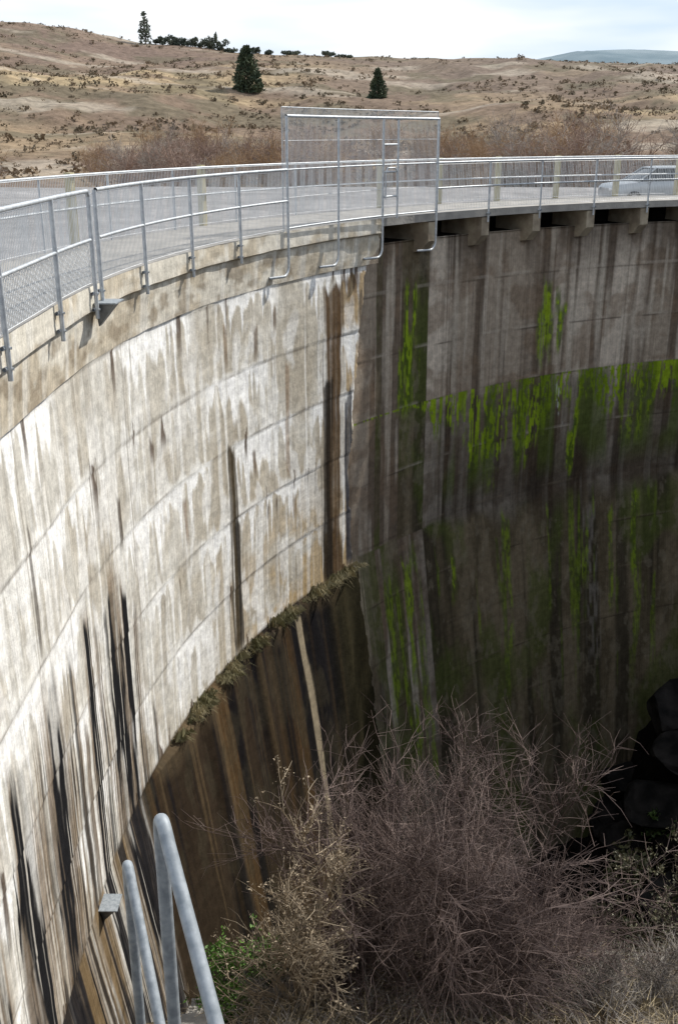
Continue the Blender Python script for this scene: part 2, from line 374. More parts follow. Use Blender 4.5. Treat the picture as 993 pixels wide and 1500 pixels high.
arcsurf('recess_back', 12.7, 38, .3, [(-1.3, -.1), (-1.3, -.62), (-.25, -.62)], simple('recess_shade_concrete', (.010, .009, .007), (.02, .018, .015), 3, .9, spec=.1))  # shade of the gaps under the slab, put into a near-black colour
arcsurf('upstream_face', -12, 38, .3, [(-2.1, -6), (-2.1, -.5), (-1.95, -.5)], M_deck)

# ---------------------------------------------------------------- railings
posts = [-5.6, -3.7, -1.85, .05, 1.75, 3.55, 5.4, 7.3]
gate_posts = [9.15, 11.1, 12.8, 13.35, 14.85]
posts_r = [16.85, 18.75, 20.7, 22.6, 24.5, 26.5, 28.5, 30.5, 32.5, 34.5, 36.5]
rail = empty('downstream_railing')
a = Acc()
for z, r in ((1.1, .025), (.55, .02)):
    for (ua, ub) in ((-8, 1.45), (1.8, 9.15), (14.85, 37)):
        uu = np.linspace(ua, ub, max(3, int((ub-ua)/.35)))
        a.poly(P(uu, .22, z), r)
a.poly(P(np.array([1.45, 1.5, 1.52]), .22, np.array([1.1, 1.04, .9])), .025)
for p in posts+[1.5]:
    a.poly(P(p, .22, np.array([1.1, -.38])), .025)
    for z in (-.08, -.27):
        a.poly(P(p, np.array([.10, .26]), z), .014, 6)
        a.poly(P(p+np.array([-.05, .05]), .19, z), .022, 6)
for p in posts_r:
    a.poly(P(p, .19, np.array([1.1, -.3])), .024)
    a.poly(P(p, np.array([.08, .24]), -.1), .03, 6)
a.obj('pipes', M_galv, True, rail)
a = Acc()
def wires(acc, ua, ub, o, z0, z1, du, zh, r=.0035):
    uu = np.arange(ua, ub, du)
    acc.seg(P(uu, o, z0), P(uu, o, z1), r, r, 3)
    for z in zh:
        v = np.linspace(ua, ub, max(2, int((ub-ua)/.5)))
        p = P(v, o, z); acc.seg(p[:-1], p[1:], r*1.2, r*1.2, 3)
wires(a, -8, 9.1, .19, .05, 1.06, .05, [.05, 1.06], .0036)
wires(a, 14.9, 37, .17, .05, 1.06, .06, [.05, 1.06], .004)
uu = np.arange(-8, 1.4, .07)
a.seg(P(uu, .18, .05), P(uu+.5, .18, .55), .0022, .0022, 3); a.seg(P(uu+.5, .18, .05), P(uu, .18, .55), .0022, .0022, 3)
a.obj('mesh_infill', M_wire, False, rail)

gate = empty('security_gate_screen')
a = Acc()
for z, r in ((2.02, .028), (1.1, .016), (.06, .018)):
    a.poly(P(np.linspace(9.15, 14.85, 18), .22, z), r)
for p in gate_posts:
    top = 2.02
    if p == 13.35:
        a.poly(P(p, .22, np.array([top, -.02])), .024); continue
    t = np.linspace(0, math.pi/2, 6)
    zz = np.concatenate([[top, -.5], -.6-.2*np.sin(t)]); uu = np.concatenate([[p, p], p-.2*(1-np.cos(t))])
    zz = np.append(zz, -.81); uu = np.append(uu, p-.48); oo = np.full(len(uu), .22); oo[-1] = .06
    a.poly(P(uu, oo, zz), .026)
for z in (.45, 1.5, .95):
    a.poly(P(np.linspace(12.8, 13.35, 3), .22, z), .02)
a.poly(P(np.array([12.86, 12.86, 12.92, 13.2, 13.29, 13.29]), .25, np.array([.4, .95, 1.03, 1.03, .95, .4])), .016)
a.poly(P(np.linspace(9.1, 14.9, 12), .15, 2.17), .009)
for p in (9.1, 14.9): a.poly(P(p, .15, np.array([2.17, .0])), .009)
a.obj('frame', M_galv, True, gate)
a = Acc()
wires(a, 9.15, 14.88, .15, .06, 2.17, .045, [.6, 1.6], .0045)
a.obj('mesh_infill', M_wire, False, gate)

urail = empty('upstream_railing')
a = Acc()
for z in (1.1, .6):
    a.poly(P(np.linspace(-8, 37, 130), -1.9, z), .02)
for p in np.arange(-7, 37, 1.95):
    if p < 14: a.poly(P(p, -1.9, np.array([1.1, 0])), .02)
a.obj('pipes', M_galv, True, urail)
a = Acc()
wires(a, -8, 37, -1.88, .05, 1.08, .045, [.05, .6, 1.08], .0045)
a.obj('mesh_infill', M_wire, False, urail)
a = Acc()
for p in np.concatenate([np.arange(-6, 12, 3.9), np.arange(15.4, 37, 1.95)]):
    arcbox(a, p-.06, p+.06, -2.04, -1.93, -.3, 1.14)
a.obj('timber_posts', M_post, False, urail)

M_hr = simple('weathered_galvanised_pipe', (.22, .25, .28), (.35, .385, .42), 30, .6, .15, 0, 90, 'Object', 6)
def wall_bracket(u, z, o, s):
    e = empty('steel_wall_bracket')
    a = Acc()
    V = [P(u-s, o, z), P(u+s, o, z), P(u+s, o+s*1.6, z), P(u-s, o+s*1.6, z),
         P(u-s*.3, o, z-s*1.9), P(u+s*.3, o, z-s*1.9), P(u+s*.3, o+.08*s, z-s*1.9), P(u-s*.3, o+.08*s, z-s*1.9)]
    a.box(np.array(V))
    a.obj('gusset', simple('dull_steel', (.10, .11, .12), (.2, .21, .22), 8, .5, .3), False, e)
    a = Acc(); V = np.array([P(u+du, o+do, z+dz) for dz in (.005, .02) for du, do in ((-s*1.2, 0), (s*1.2, 0), (s*1.2, s*1.8), (-s*1.2, s*1.8))])
    a.box(V); a.obj('plate', M_hr, False, e)
wall_bracket(1.72, -.22, .17, .15)
wall_bracket(.1, -8.0, .0, .14)

# ---------------------------------------------------------------- near stair handrails
def tube(name, pts, r, parent):
    cu = bpy.data.curves.new(name, 'CURVE'); cu.dimensions = '3D'; cu.bevel_depth = r; cu.bevel_resolution = 6
    sp = cu.splines.new('POLY'); sp.points.add(len(pts)-1)
    for i, p in enumerate(pts): sp.points[i].co = (*p, 1)
    sp.use_smooth = True
    cu.materials.append(M_hr); o = link(bpy.data.objects.new(name, cu)); o.parent = parent; return o
def handrail(top, dirv, r, Lr, post):
    top = Vector(top); d = Vector(dirv).normalized(); rad = .075
    e = empty('stair_handrail')
    pts = [top+Vector((0, 0, -post)), top+Vector((0, 0, -rad*1.4))]
    p0 = top+Vector((0, 0, -rad*1.4)); ctrl = top+Vector((0, 0, .035)); p2 = top+d*rad*1.5
    for k in range(1, 13):
        t = k/12; pts.append(p0*(1-t)**2+ctrl*2*t*(1-t)+p2*t*t)
    pts.append(top+d*Lr)
    tube('pipe', pts, r, e)
    q = top+d*Lr; tube('lower_post', [q, q+Vector((0, 0, -post))], r, e)
handrail((-.525, 2.50, 1.74-1.85), (.20, -.44, -.34), .021, 2.2, 2.6)
handrail((-.87, 3.44, 1.74-2.78), (.185, -.46, -.37), .021, 1.6, 2.2)

# ---------------------------------------------------------------- vegetation tools
def norm(v): return v/(np.linalg.norm(v, axis=-1, keepdims=True)+1e-9)
def grow(st, di, ln, k, wander, up, g):
    p = st.copy(); d = norm(di.copy()); pts = [p]; ds = [d]
    for i in range(k):
        d = norm(d+g.normal(0, wander, d.shape)+np.array([0, 0, up])); p = p+d*(ln/k)[:, None]
        pts.append(p); ds.append(d)
    return np.stack(pts), np.stack(ds)
def twigs(seed, H, W, counts=(12, 110, 900, 5000), r=(.03, .014, .007, .004), spread=.75, up=.05, nside=3, lens=(None, .34, .2, .11)):
    g = np.random.default_rng(seed)
    n = counts[0]; ang = g.random(n)*6.283; inc = spread*np.sqrt(g.random(n))
    di = np.stack([np.cos(ang)*np.sin(inc), np.sin(ang)*np.sin(inc), np.cos(inc)], -1)*np.array([W/H*1.1, W/H*1.1, 1])
    st = np.stack([g.normal(0, .1, n), g.normal(0, .1, n), np.zeros(n)-.1], -1)*W*.4
    ln = H*(.5+.4*g.random(n))
    Vs = Acc()
    for L, cnt in enumerate(counts):
        k = [6, 4, 3, 2][L]
        if L > 0:
            idx = g.integers(0, pts.shape[1], cnt); t = g.random(cnt)**.8*(pts.shape[0]-1.001)
            t = np.maximum(t, (pts.shape[0]-1)*(.25 if L == 1 else .1)); i0 = t.astype(int); f = (t-i0)[:, None]
            st = pts[i0, idx]*(1-f)+pts[i0+1, idx]*f
            di = norm(ds[i0, idx]*.9+g.normal(0, .62, (cnt, 3)))
            ln = H*lens[L]*(.5+g.random(cnt))
        pts, ds = grow(st, di, ln, k, [.10, .16, .2, .2][L], up, g)
        for i in range(k):
            ra = r[L]*(1-.6*i/k); rb = r[L]*(1-.6*(i+1)/k)
            Vs.seg(pts[i], pts[i+1], ra, rb, nside)
    return np.concatenate(Vs.V), np.concatenate(Vs.F), pts.reshape(-1, 3)
def leaves(C, n_per, spread, size, g):
    N = len(C)*n_per
    c = np.repeat(C, n_per, 0)+g.normal(0, spread, (N, 3))
    a = norm(g.normal(0, 1, (N, 3))); b = norm(np.cross(a, g.normal(0, 1, (N, 3))))
    s = size*(.5+g.random((N, 1)))
    V = np.stack([c-a*s, c+b*s*.5, c+a*s, c-b*s*.5], 1)
    return V.reshape(-1, 3), np.arange(N*4).reshape(-1, 4)

# ---------------------------------------------------------------- terrain: gorge
def rnoise(x, y, s):
    return 1-np.abs(2*fbm(x, y, s, 4)-1)
def gorge_z(x, y):
    b = np.interp(y, [-30, 0, 9.3, 11.3, 13.0, 16.5, 40], [6, .0, -8.55, -9.4, -12.5, -19.8, -20])
    b = b-.9*ss(-x, .3, 2.2)*ss(y, 6, 9)
    b = b+(fbm(x*.9, y*.9, 200)-.5)*.7
    b = np.maximum(b, -20.2+(rnoise(x*.35, y*.35, 201)-.6)*2.0)
    rk = np.interp(x+(y-26)*-.12, [8.2, 9.2, 10.6, 13, 17, 26], [-20.5, -17.8, -15.4, -12, -6, 2.5])+(rnoise(x*.45, y*.45, 203)-.6)*2.6
    rk = rk-30*(1-ss(y, 12, 19))*(x < 14)
    return np.maximum(b, rk)
def attr_ground(name, scale, lo, hi, bump, dist):
    m, nt, b = new_mat(name)
    tc = nt.nodes.new('ShaderNodeTexCoord'); n = nt.nodes.new('ShaderNodeTexNoise'); n.inputs['Scale'].default_value = scale; n.inputs['Detail'].default_value = 6; n.inputs['Roughness'].default_value = .75
    nt.links.new(tc.outputs['Object'], n.inputs['Vector'])
    at = nt.nodes.new('ShaderNodeVertexColor'); at.layer_name = 'Col'
    mr = nt.nodes.new('ShaderNodeMapRange'); mr.inputs['From Min'].default_value = .3; mr.inputs['From Max'].default_value = .7; mr.inputs['To Min'].default_value = lo; mr.inputs['To Max'].default_value = hi
    nt.links.new(n.outputs['Fac'], mr.inputs['Value'])
    vm = nt.nodes.new('ShaderNodeVectorMath'); vm.operation = 'SCALE'
    nt.links.new(at.outputs['Color'], vm.inputs[0]); nt.links.new(mr.outputs['Result'], vm.inputs['Scale']); nt.links.new(vm.outputs['Vector'], b.inputs['Base Color'])
    if bump:
        bp = nt.nodes.new('ShaderNodeBump'); bp.inputs['Strength'].default_value = bump; bp.inputs['Distance'].default_value = dist
        nt.links.new(n.outputs['Fac'], bp.inputs['Height']); nt.links.new(bp.outputs['Normal'], b.inputs['Normal'])
    b.inputs['Roughness'].default_value = .95; b.inputs['Specular IOR Level'].default_value = .05
    return m
xs = np.arange(-6, 32, .16); ys = np.arange(-14, 42, .16)
X, Y = np.meshgrid(xs, ys, indexing='ij')
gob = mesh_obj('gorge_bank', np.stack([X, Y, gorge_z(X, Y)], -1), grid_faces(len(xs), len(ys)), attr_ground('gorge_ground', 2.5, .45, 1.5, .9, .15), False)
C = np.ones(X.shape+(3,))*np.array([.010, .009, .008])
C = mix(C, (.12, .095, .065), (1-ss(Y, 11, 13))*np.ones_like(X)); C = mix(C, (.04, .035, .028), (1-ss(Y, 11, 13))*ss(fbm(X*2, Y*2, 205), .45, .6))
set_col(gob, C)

M_rock = simple('wet_rock', (.004, .004, .004), (.024, .021, .020), 1.8, .8, 0, .8, 5, spec=.15)
def boulder(g, loc, s):
    bm = bmesh.new(); bmesh.ops.create_icosphere(bm, subdivisions=3, radius=1)
    V = np.array([v.co[:] for v in bm.verts]); F = np.array([[v.index for v in f.verts] for f in bm.faces]); bm.free()
    for _ in range(9):
        nn = norm(g.normal(0, 1, 3)); d = .45+.35*g.random(); k = V@nn; V = V-np.maximum(k-d, 0)[:, None]*nn
    V = V*np.array(s)*(1+.024*g.normal(0, 1, (len(V), 1)))
    a = g.random()*6.28; c, sn = math.cos(a), math.sin(a)
    V = V@np.array([[c, -sn, 0], [sn, c, 0], [0, 0, 1]]); return V+np.array(loc), F
g = np.random.default_rng(5); Vb = []; Fb = []; nb = 0
for i in range(46):
    x = 8.6+g.random()*6; y = 20.5+g.random()*8.5
    z = float(gorge_z(np.array(x), np.array(y)))
    s = .35+.9*g.random()
    V, F = boulder(g, (x, y, z+.1), (s*1.3, s, s*.75)); Vb.append(V); Fb.append(F+nb); nb += len(V)
mesh_obj('rock_outcrop', np.concatenate(Vb), np.concatenate(Fb), M_rock, False)

# ---------------------------------------------------------------- terrain: upstream hills
def hill_z(x, y):
    H = np.interp(x, [-400, -160, -114, -90, -68, -45, -22, 0, 40, 80, 113, 160, 500], [60, 41, 36.6, 34.6, 30.3, 28, 26.3, 25.6, 25.2, 23.8, 22.6, 24, 26])
    t = np.clip((y-92)/(380-92), 0, 1)
    prof = t**1.25*(1-.12*t)/.88
    z = -1.0-2.0*ss(y, 55, 85)+(H+3)*prof
    z = z-(y > 380)*np.minimum((y-380)*.03, 30)
    amp = ss(y, 95, 180)
    z = z+amp*((fbm(x/55, y/70, 210)-.5)*9+(rnoise(x/30, y/45, 211)-.6)*3.5)*(1-.75*ss(y, 300, 385))+amp*(fbm(x/8, y/8, 212)-.5)*1.2
    z = z+(fbm(x/6, y/6, 213)-.5)*.25
    return np.where(y < 60, np.minimum(z, -.75), z)
us3 = np.concatenate([np.arange(-60, 0, 3), np.arange(0, 56, .12)])
tt = np.concatenate([np.arange(2.05, 30, 1.5), np.arange(30, 420, 2.2), np.geomspace(422, 3500, 40)])
U3, T3 = np.meshgrid(us3, tt, indexing='ij')
PP = P(U3, -T3, 0*U3); X3, Y3 = PP[..., 0], PP[..., 1]
PP[..., 2] = hill_z(X3, Y3)
hob = mesh_obj('hillside', PP, grid_faces(len(us3), len(tt), False), attr_ground('dry_grass_hill', .5, .5, 1.4, .6, .4), True)
C = np.ones(X3.shape+(3,))*np.array([.265, .20, .135])
C = mix(C, (.38, .295, .185), ss(fbm(X3/20, Y3/30, 220), .46, .60)*(1-.6*ss(Y3, 200, 330)))
C = mix(C, (.17, .125, .098), ss(fbm(X3/26, Y3/20, 221), .46, .60)*.8)
C = mix(C, (.175, .13, .11), ss(Y3, 230, 330)*ss(-X3, -20, 60)*.8)
C = mix(C, (.185, .148, .125), ss(Y3, 160, 280)*ss(X3, -30, 20)*.75)
C = mix(C, (.13, .118, .082), ss(fbm(X3/11, Y3/11, 222), .54, .62)*.6)
C = mix(C, (.40, .35, .29), ss(fbm(X3/24, Y3/9, 223), .64, .70)*.6)
C = mix(C, (.30, .29, .29), 1-ss(Y3, 58, 75))
set_col(hob, C)

xs4 = np.linspace(-900, 1800, 220); ys4 = np.linspace(1500, 2600, 30)
X4, Y4 = np.meshgrid(xs4, ys4, indexing='ij')
Z4 = np.interp(X4, [-900, 200, 330, 430, 560, 700, 1100, 1800], [20, 60, 122, 138, 140, 134, 140, 90])*np.sin(np.clip((Y4-1500)/1100, 0, 1)*math.pi)**.8+(fbm(X4/90, Y4/90, 230)-.5)*12
mesh_obj('distant_range', np.stack([X4, Y4, Z4], -1), grid_faces(len(xs4), len(ys4)), simple('haze_blue_hill', (.10, .16, .20), (.18, .24, .28), .012, 1), True)  # aerial haze is mixed into the blue of the hill colour

# scrub on the hill
g = np.random.default_rng(11)
N = 9500
yy = 100+290*g.random(N)**.9; xx = (g.random(N)*2-1)*.40*yy+2
keep = fbm(xx/24, yy/24, 240) > .34+.26*g.random(N); xx = xx[keep]; yy = yy[keep]
zz = hill_z(xx, yy)
s = .18+.8*g.random(len(xx))**3.5
per = 16
c = np.repeat(np.stack([xx, yy, zz+s*.35], -1), per, 0); S = np.repeat(s, per)[:, None]
c = c+norm(g.normal(0, 1, c.shape))*g.random((len(c), 1))**.4*S*np.array([1.1, 1.1, .6])
a_ = norm(g.normal(0, 1, c.shape)); b_ = norm(np.cross(a_, g.normal(0, 1, c.shape))); q = S*(.22+.22*g.random((len(c), 1)))
V = np.stack([c-a_*q, c+b_*q*.7, c+a_*q, c-b_*q*.7], 1).reshape(-1, 3)
mesh_obj('hillside_scrub', V, np.arange(len(V)).reshape(-1, 4), simple('scrub_leaf', (.12, .10, .068), (.24, .18, .125), .12, .9, spec=.1))

M_bark = simple('bark', (.06, .045, .035), (.12, .09, .07), 6, .9)
def conifer(name, x, y, h, wdt, seed, col=((.035, .055, .032), (.08, .10, .05)), n=2600, sparse=0., leaf=.05):
    g = np.random.default_rng(seed); z = float(hill_z(np.array(float(x)), np.array(float(y))))
    e = empty(name, (x, y, z-.2))
    a = Acc(); a.seg([[0, 0, 0]], [[0, 0, h*.97]], h*.022, h*.004, 7)
    t = .02+.96*g.random(n)**1.3
    ang = g.random(n)*6.283; lob = .55+.6*vn(ang*1.3, t*6, seed)
    rr = wdt/2*(1-t)**.65*lob*g.random(n)**.4
    c = np.stack([np.cos(ang)*rr, np.sin(ang)*rr, h*t-rr*.1], -1)
    if sparse: k = vn(ang*1.5, t*7, seed+3) > sparse; c = c[k]; ang = ang[k]; rr = rr[k]; t = t[k]
    d = norm(np.stack([np.cos(ang), np.sin(ang), .15+0*ang], -1)+g.normal(0, .5, c.shape)); b = norm(np.cross(d, g.normal(0, 1, c.shape)))
    q = h*leaf*(.5+g.random((len(c), 1)))
    V = np.stack([c-d*q, c+b*q*.4, c+d*q, c-b*q*.4], 1).reshape(-1, 3)
    k = g.integers(0, len(c), 140)
    a.seg(np.stack([0*rr[k], 0*rr[k], h*t[k]], -1), c[k], h*.005, h*.002, 3)
    a.obj('trunk', M_bark, False, e)
    mesh_obj('foliage', V, np.arange(len(V)).reshape(-1, 4), simple('conifer_leaf', *col, .6, .8), False, e)
def place(s_, slope):
    for y in np.arange(110, 385, 1.0):
        if (float(hill_z(np.array(s_*y), np.array(y)))-1.74)/y >= slope: return s_*y, y
    return s_*378, 378
x, y = place(-.0825, .0345); conifer('conifer_tree', x, y, .039*y, .040*y, 1)
x, y = place(.035, .029); conifer('conifer_tree', x, y, .026*y, .022*y, 2)
conifer('pine_tree', -.172*378, 378, 10.5, 6, 3, col=((.07, .085, .065), (.11, .13, .09)), n=520, sparse=.45, leaf=.06)  # ridge pine: foliage colour lightened to include distance haze
g = np.random.default_rng(21); Vs = []
for (s_, h, wd) in [(-.163, 2.6, 5), (-.152, 3.4, 5), (-.145, 2.6, 4), (-.138, 3, 5), (-.130, 3.8, 5), (-.122, 3.2, 5), (-.115, 6, 3.5), (-.107, 3.5, 4.5), (-.098, 1.6, 3), (-.084, 2.0, 3), (-.074, 2.4, 4), (-.066, 1.6, 4), (-.045, 1.4, 5), (-.042, 1.6, 5), (-.01, 1.8, 5), (.004, 1.0, 5)]:
    x = s_*376; y = 376+g.random()*6; z = float(hill_z(np.array(x), np.array(y)))
    for k in range(6):
        cc = np.array([x+g.normal(0, wd*.28), y+g.normal(0, wd*.2), z+h*(.15+.5*g.random())])
        n = 90; p = cc+norm(g.normal(0, 1, (n, 3)))*g.random((n, 1))**.5*np.array([wd*.25, wd*.3, h*.3])*(.6+.6*g.random())
        v, f = leaves(p, 1, .1, .38, g); Vs.append(v)
V = np.concatenate(Vs); mesh_obj('ridge_tree_grove', V, np.arange(len(V)).reshape(-1, 4), simple('hazed_grove_leaf', (.055, .07, .055), (.10, .115, .08), .2, .9))  # grove leaves painted paler to stand in for haze

# bare willow thicket behind the dam
M_wil = simple('willow_twig', (.22, .15, .12), (.35, .25, .20), .3, .9)
M_wil2 = simple('willow_twig_grey', (.26, .22, .19), (.40, .35, .31), .3, .9)
M_wil3 = simple('willow_twig_orange', (.28, .18, .10), (.38, .26, .16), .3, .9)
th = empty('willow_thicket')
mm = []
for sd in range(4):
    V, F, _ = twigs(300+sd, 4.6, 4.4, (9, 60, 320, 900), (.05, .025, .014, .010), spread=.7, up=.08)
    o = mesh_obj('willow', V, F, [M_wil, M_wil2, M_wil, M_wil3][sd], False, th); mm.append(o)
g = np.random.default_rng(31)
for i in range(150):
    y = 78+38*g.random(); x = (g.random()*2-1)*.42*y+2
    dens = float(np.interp(x/y, [-.4, -.25, -.2, -.08, 0, .1, .2, .4], [.5, .45, .8, .95, .6, .95, 1, 1]))
    if i >= 4 and g.random() > dens: continue
    if i < 4: o = mm[i]
    else: o = link(bpy.data.objects.new('willow', mm[g.integers(0, 4)].data)); o.parent = th
    sc = (.5+.8*g.random()*(.55+.8*float(vn(x/9, y/40, 5))))*(.55+.45*dens)
    o.location = (x, y, float(hill_z(np.array(x), np.array(y)))-.1); o.rotation_euler = (0, 0, g.random()*6.28); o.scale = (sc*1.25, sc*1.25, sc)

# ---------------------------------------------------------------- parked car
def car(loc, rot):
    e = empty('parked_car', loc); e.rotation_euler = (0, 0, rot)
    M_p = simple('silver_paint', (.42, .45, .47), (.48, .5, .52), 1, .3, .5); M_g = simple('dark_glass', (.02, .025, .03), (.04, .045, .05), 1, .08)
    M_t = simple('tyre', (.02, .02, .02), (.035, .035, .035), 5, .85); M_h = simple('hub', (.4, .4, .42), (.5, .5, .52), 3, .35, .7)
    def loft(name, secs, mat, bev=.05):
        bm = bmesh.new(); rings = []
        for (x, pts) in secs: rings.append([bm.verts.new((x, p[0], p[1])) for p in pts])
        n = len(rings[0])
        for A, B in zip(rings[:-1], rings[1:]):
            for k in range(n): bm.faces.new((A[k], A[(k+1) % n], B[(k+1) % n], B[k]))
        bm.faces.new(rings[0][::-1]); bm.faces.new(rings[-1]); bmesh.ops.recalc_face_normals(bm, faces=bm.faces)
        me = bpy.data.meshes.new(name); bm.to_mesh(me); bm.free(); me.materials.append(mat)
        for p in me.polygons: p.use_smooth = True
        o = link(bpy.data.objects.new(name, me)); o.parent = e
        m = o.modifiers.new('b', 'BEVEL'); m.width = bev; m.segments = 3; m.limit_method = 'ANGLE'; return o
    def sec(w, z0, z1, w2=None):
        w2 = w2 or w*.94; return [(-w, z0+.1), (-w*.95, z0), (w*.95, z0), (w, z0+.1), (w, z1-.18), (w2, z1), (-w2, z1), (-w, z1-.18)]
    loft('body', [(-2.2, sec(.74, .38, .74)), (-2.05, sec(.82, .28, .84)), (-1.1, sec(.86, .24, .97)), (0, sec(.87, .24, .98)), (1.3, sec(.87, .24, 1.0)), (2.05, sec(.84, .3, .98)), (2.18, sec(.78, .4, .9))], M_p)
    def cs(w, z0, z1, w2): return [(-w, z0), (w, z0), (w2, z1), (-w2, z1)]
    loft('glasshouse', [(-1.2, cs(.80, .93, .96, .78)), (-.45, cs(.80, .93, 1.44, .62)), (1.2, cs(.80, .93, 1.46, .62)), (1.95, cs(.78, .93, 1.0, .74))], M_g, .03)
    loft('roof', [(-.5, cs(.63, 1.42, 1.455, .58)), (0, cs(.645, 1.43, 1.5, .58)), (1.0, cs(.645, 1.43, 1.5, .58)), (1.25, cs(.63, 1.42, 1.47, .58))], M_p, .02)
    for x0, x1 in ((-1.2, -.45), (1.95, 1.2)):
        for sy in (-1, 1):
            a = Acc(); a.seg([[x0, sy*.80, .95]], [[x1, sy*.625, 1.45]], .03, .03, 6); a.obj('pillar', M_p, True, e)
    for sy in (-1, 1):
        a = Acc(); a.seg([[.35, sy*.805, .95]], [[.35, sy*.625, 1.46]], .035, .03, 6); a.obj('pillar', M_p, True, e)
        for x in (-1.35, 1.3):
            a = Acc(); a.seg([[x, sy*.70, .31]], [[x, sy*.89, .31]], .31, .31, 24); o = a.obj('tyre', M_t, True, e)
            for r_, y_, mt, nm in ((.31, .885, M_t, 'sidewall'), (.19, .895, M_h, 'hub')):
                t = np.linspace(0, 2*math.pi, 25)[:-1]
                V = np.concatenate([[[x, sy*y_, .31]], np.stack([x+r_*np.cos(t), 0*t+sy*y_, .31+r_*np.sin(t)], -1)])
                F = np.array([[0, 1+k, 1+(k+1) % 24] for k in range(24)]); mesh_obj(nm, V, F, mt, False, e)
        a = Acc(); a.seg([[-2.17, sy*.45, .66]], [[-2.12, sy*.72, .68]], .08, .07, 8); a.obj('headlamp', simple('lamp_glass', (.7, .7, .7), (.8, .8, .8), 1, .1), True, e)
        a = Acc(); a.seg([[-.75, sy*.86, 1.0]], [[-.75, sy*1.0, 1.02]], .07, .06, 8); a.obj('mirror', M_p, True, e)
car((12.5, 42, float(hill_z(np.array(12.5), np.array(42.)))), math.radians(8))

# ---------------------------------------------------------------- foreground plants
def gz(x, y): return float(gorge_z(np.array(float(x)), np.array(float(y))))
def plant(name, x, y, V, F, mat, z=None):
    o = mesh_obj(name, V, F, mat); o.location = (x, y, gz(x, y) if z is None else z); return o
M_sh = simple('shrub_twig', (.085, .06, .055), (.215, .165, .15), 1.2, .9, spec=.2)
M_sh2 = simple('grey_twig', (.16, .14, .125), (.34, .31, .28), 2, .9, spec=.2)
M_dry = simple('dry_stalk', (.26, .205, .145), (.42, .35, .26), 3, .9, spec=.2)
V, F, tips = twigs(41, 3.4, 2.5, (20, 200, 1800, 11500), (.028, .011, .006, .0038), spread=.92, up=.03)
plant('bare_shrub', 1.4, 10.8, V, F, M_sh)
V, F, tips = twigs(43, 1.5, 1.6, (14, 100, 700, 2600), (.02, .01, .006, .004), spread=.95, up=.03)
plant('bare_shrub', 2.8, 10.9, V, F, M_sh)
plant('bare_shrub', .45, 10.6, V*.9, F, M_sh)
V, F, tips = twigs(44, 1.3, 2.0, (14, 110, 800, 3200), (.015, .009, .006, .004), spread=1.1, up=.03)
plant('grey_shrub', 4.0, 10.0, V*.9, F, M_sh2)
plant('grey_shrub', 3.1, 9.7, V*.7, F, M_sh2)
plant('grey_shrub', -.75, 10.2, V*.6, F, M_sh2)
V, F, tips = twigs(46, 2.5, 1.3, (4, 26, 170, 900), (.034, .017, .009, .006), spread=.5, up=.07)
g = np.random.default_rng(9)
tip = tips[tips[:, 2] > 1.2]; tip = tip[g.integers(0, len(tip), 500)]
v, f = leaves(tip, 7, .035, .018, g)
e = empty('dry_seedhead_plant', (-.55, 9.9, gz(-.55, 9.9)))
mesh_obj('stems', V, F, M_dry, False, e); mesh_obj('seed_heads', v, f, M_dry, False, e)
def bush(name, x, y, s, cols, seed, n=900, z=None, leaf=.05):
    g = np.random.default_rng(seed); e = empty(name, (x, y, gz(x, y) if z is None else z))
    V, F, tips = twigs(seed, s[2], s[0]*2, (8, 60, 300, 900), (.02, .01, .005, .003), spread=1.0)
    mesh_obj('twigs', V, F, M_sh, False, e)
    p = tips[g.integers(0, len(tips), n)]; v, f = leaves(p, 4, leaf*.9, leaf, g)
    mesh_obj('foliage', v, f, simple('leaf', *cols, 6, .6), False, e)
bush('green_bush', -1.45, 11.1, (.6, .6, 1.15), ((.06, .15, .02), (.14, .28, .04)), 51, 1700, leaf=.03)
bush('green_bush', -.5, 10.9, (.6, .6, .9), ((.05, .09, .02), (.10, .15, .04)), 52, 600, leaf=.035)
bush('olive_shrub', 8.3, 21.5, (1.6, 1.6, 2.6), ((.05, .055, .02), (.13, .12, .05)), 53, 1600, leaf=.08)
bush('olive_shrub', 6.3, 17.2, (1.4, 1.4, 2.4), ((.035, .04, .018), (.10, .09, .05)), 54, 1000, leaf=.07)
bush('olive_shrub', 9.3, 24.5, (.9, .9, 1.2), ((.04, .07, .015), (.08, .13, .03)), 55, 700, leaf=.07)
bush('olive_shrub', 5.6, 13.4, (1.2, 1.2, 2.4), ((.06, .06, .035), (.15, .14, .08)), 56, 1500, leaf=.028, z=-11.9)

def tufts(name, centres, nb, L, spread, mat, g, w=.006, droop=.35, norm_o=None):
    N = len(centres)*nb; c = np.repeat(centres, nb, 0)+g.normal(0, 1, (N, 3))*np.array([spread, spread, 0.01])
    Lc = np.repeat(.5+.9*g.random(len(centres)), nb)[:, None]
    d = norm(g.normal(0, .5, (N, 3))+np.array([0, 0, 1.])+(norm_o if norm_o is not None else 0)); l = L*Lc*(.5+g.random((N, 1)))
    m_ = c+d*l*.55; t = m_+norm(d+np.array([0, 0, -droop*2])+d*np.array([1, 1, 0]))*l*.5
    s = norm(np.cross(d, g.normal(0, 1, (N, 3))))*w
    V = np.stack([c-s, c+s, m_+s*.8, t, m_-s*.8], 1).reshape(-1, 3)
    return mesh_obj(name, V, np.arange(N*5).reshape(-1, 5), mat)
g = np.random.default_rng(61)
cu = np.concatenate([g.normal(11.3, .3, 26), g.normal(10.5, .25, 9), g.normal(8.9, .22, 20), g.normal(7.6, .3, 7), g.normal(5.0, .25, 16), 4+7.5*g.random(14), g.normal(6.2, .25, 8)])
cen = P(cu, .04+.13*g.random(len(cu)), LEDGE-.03)
ph = np.maximum(cu, 0)/R0
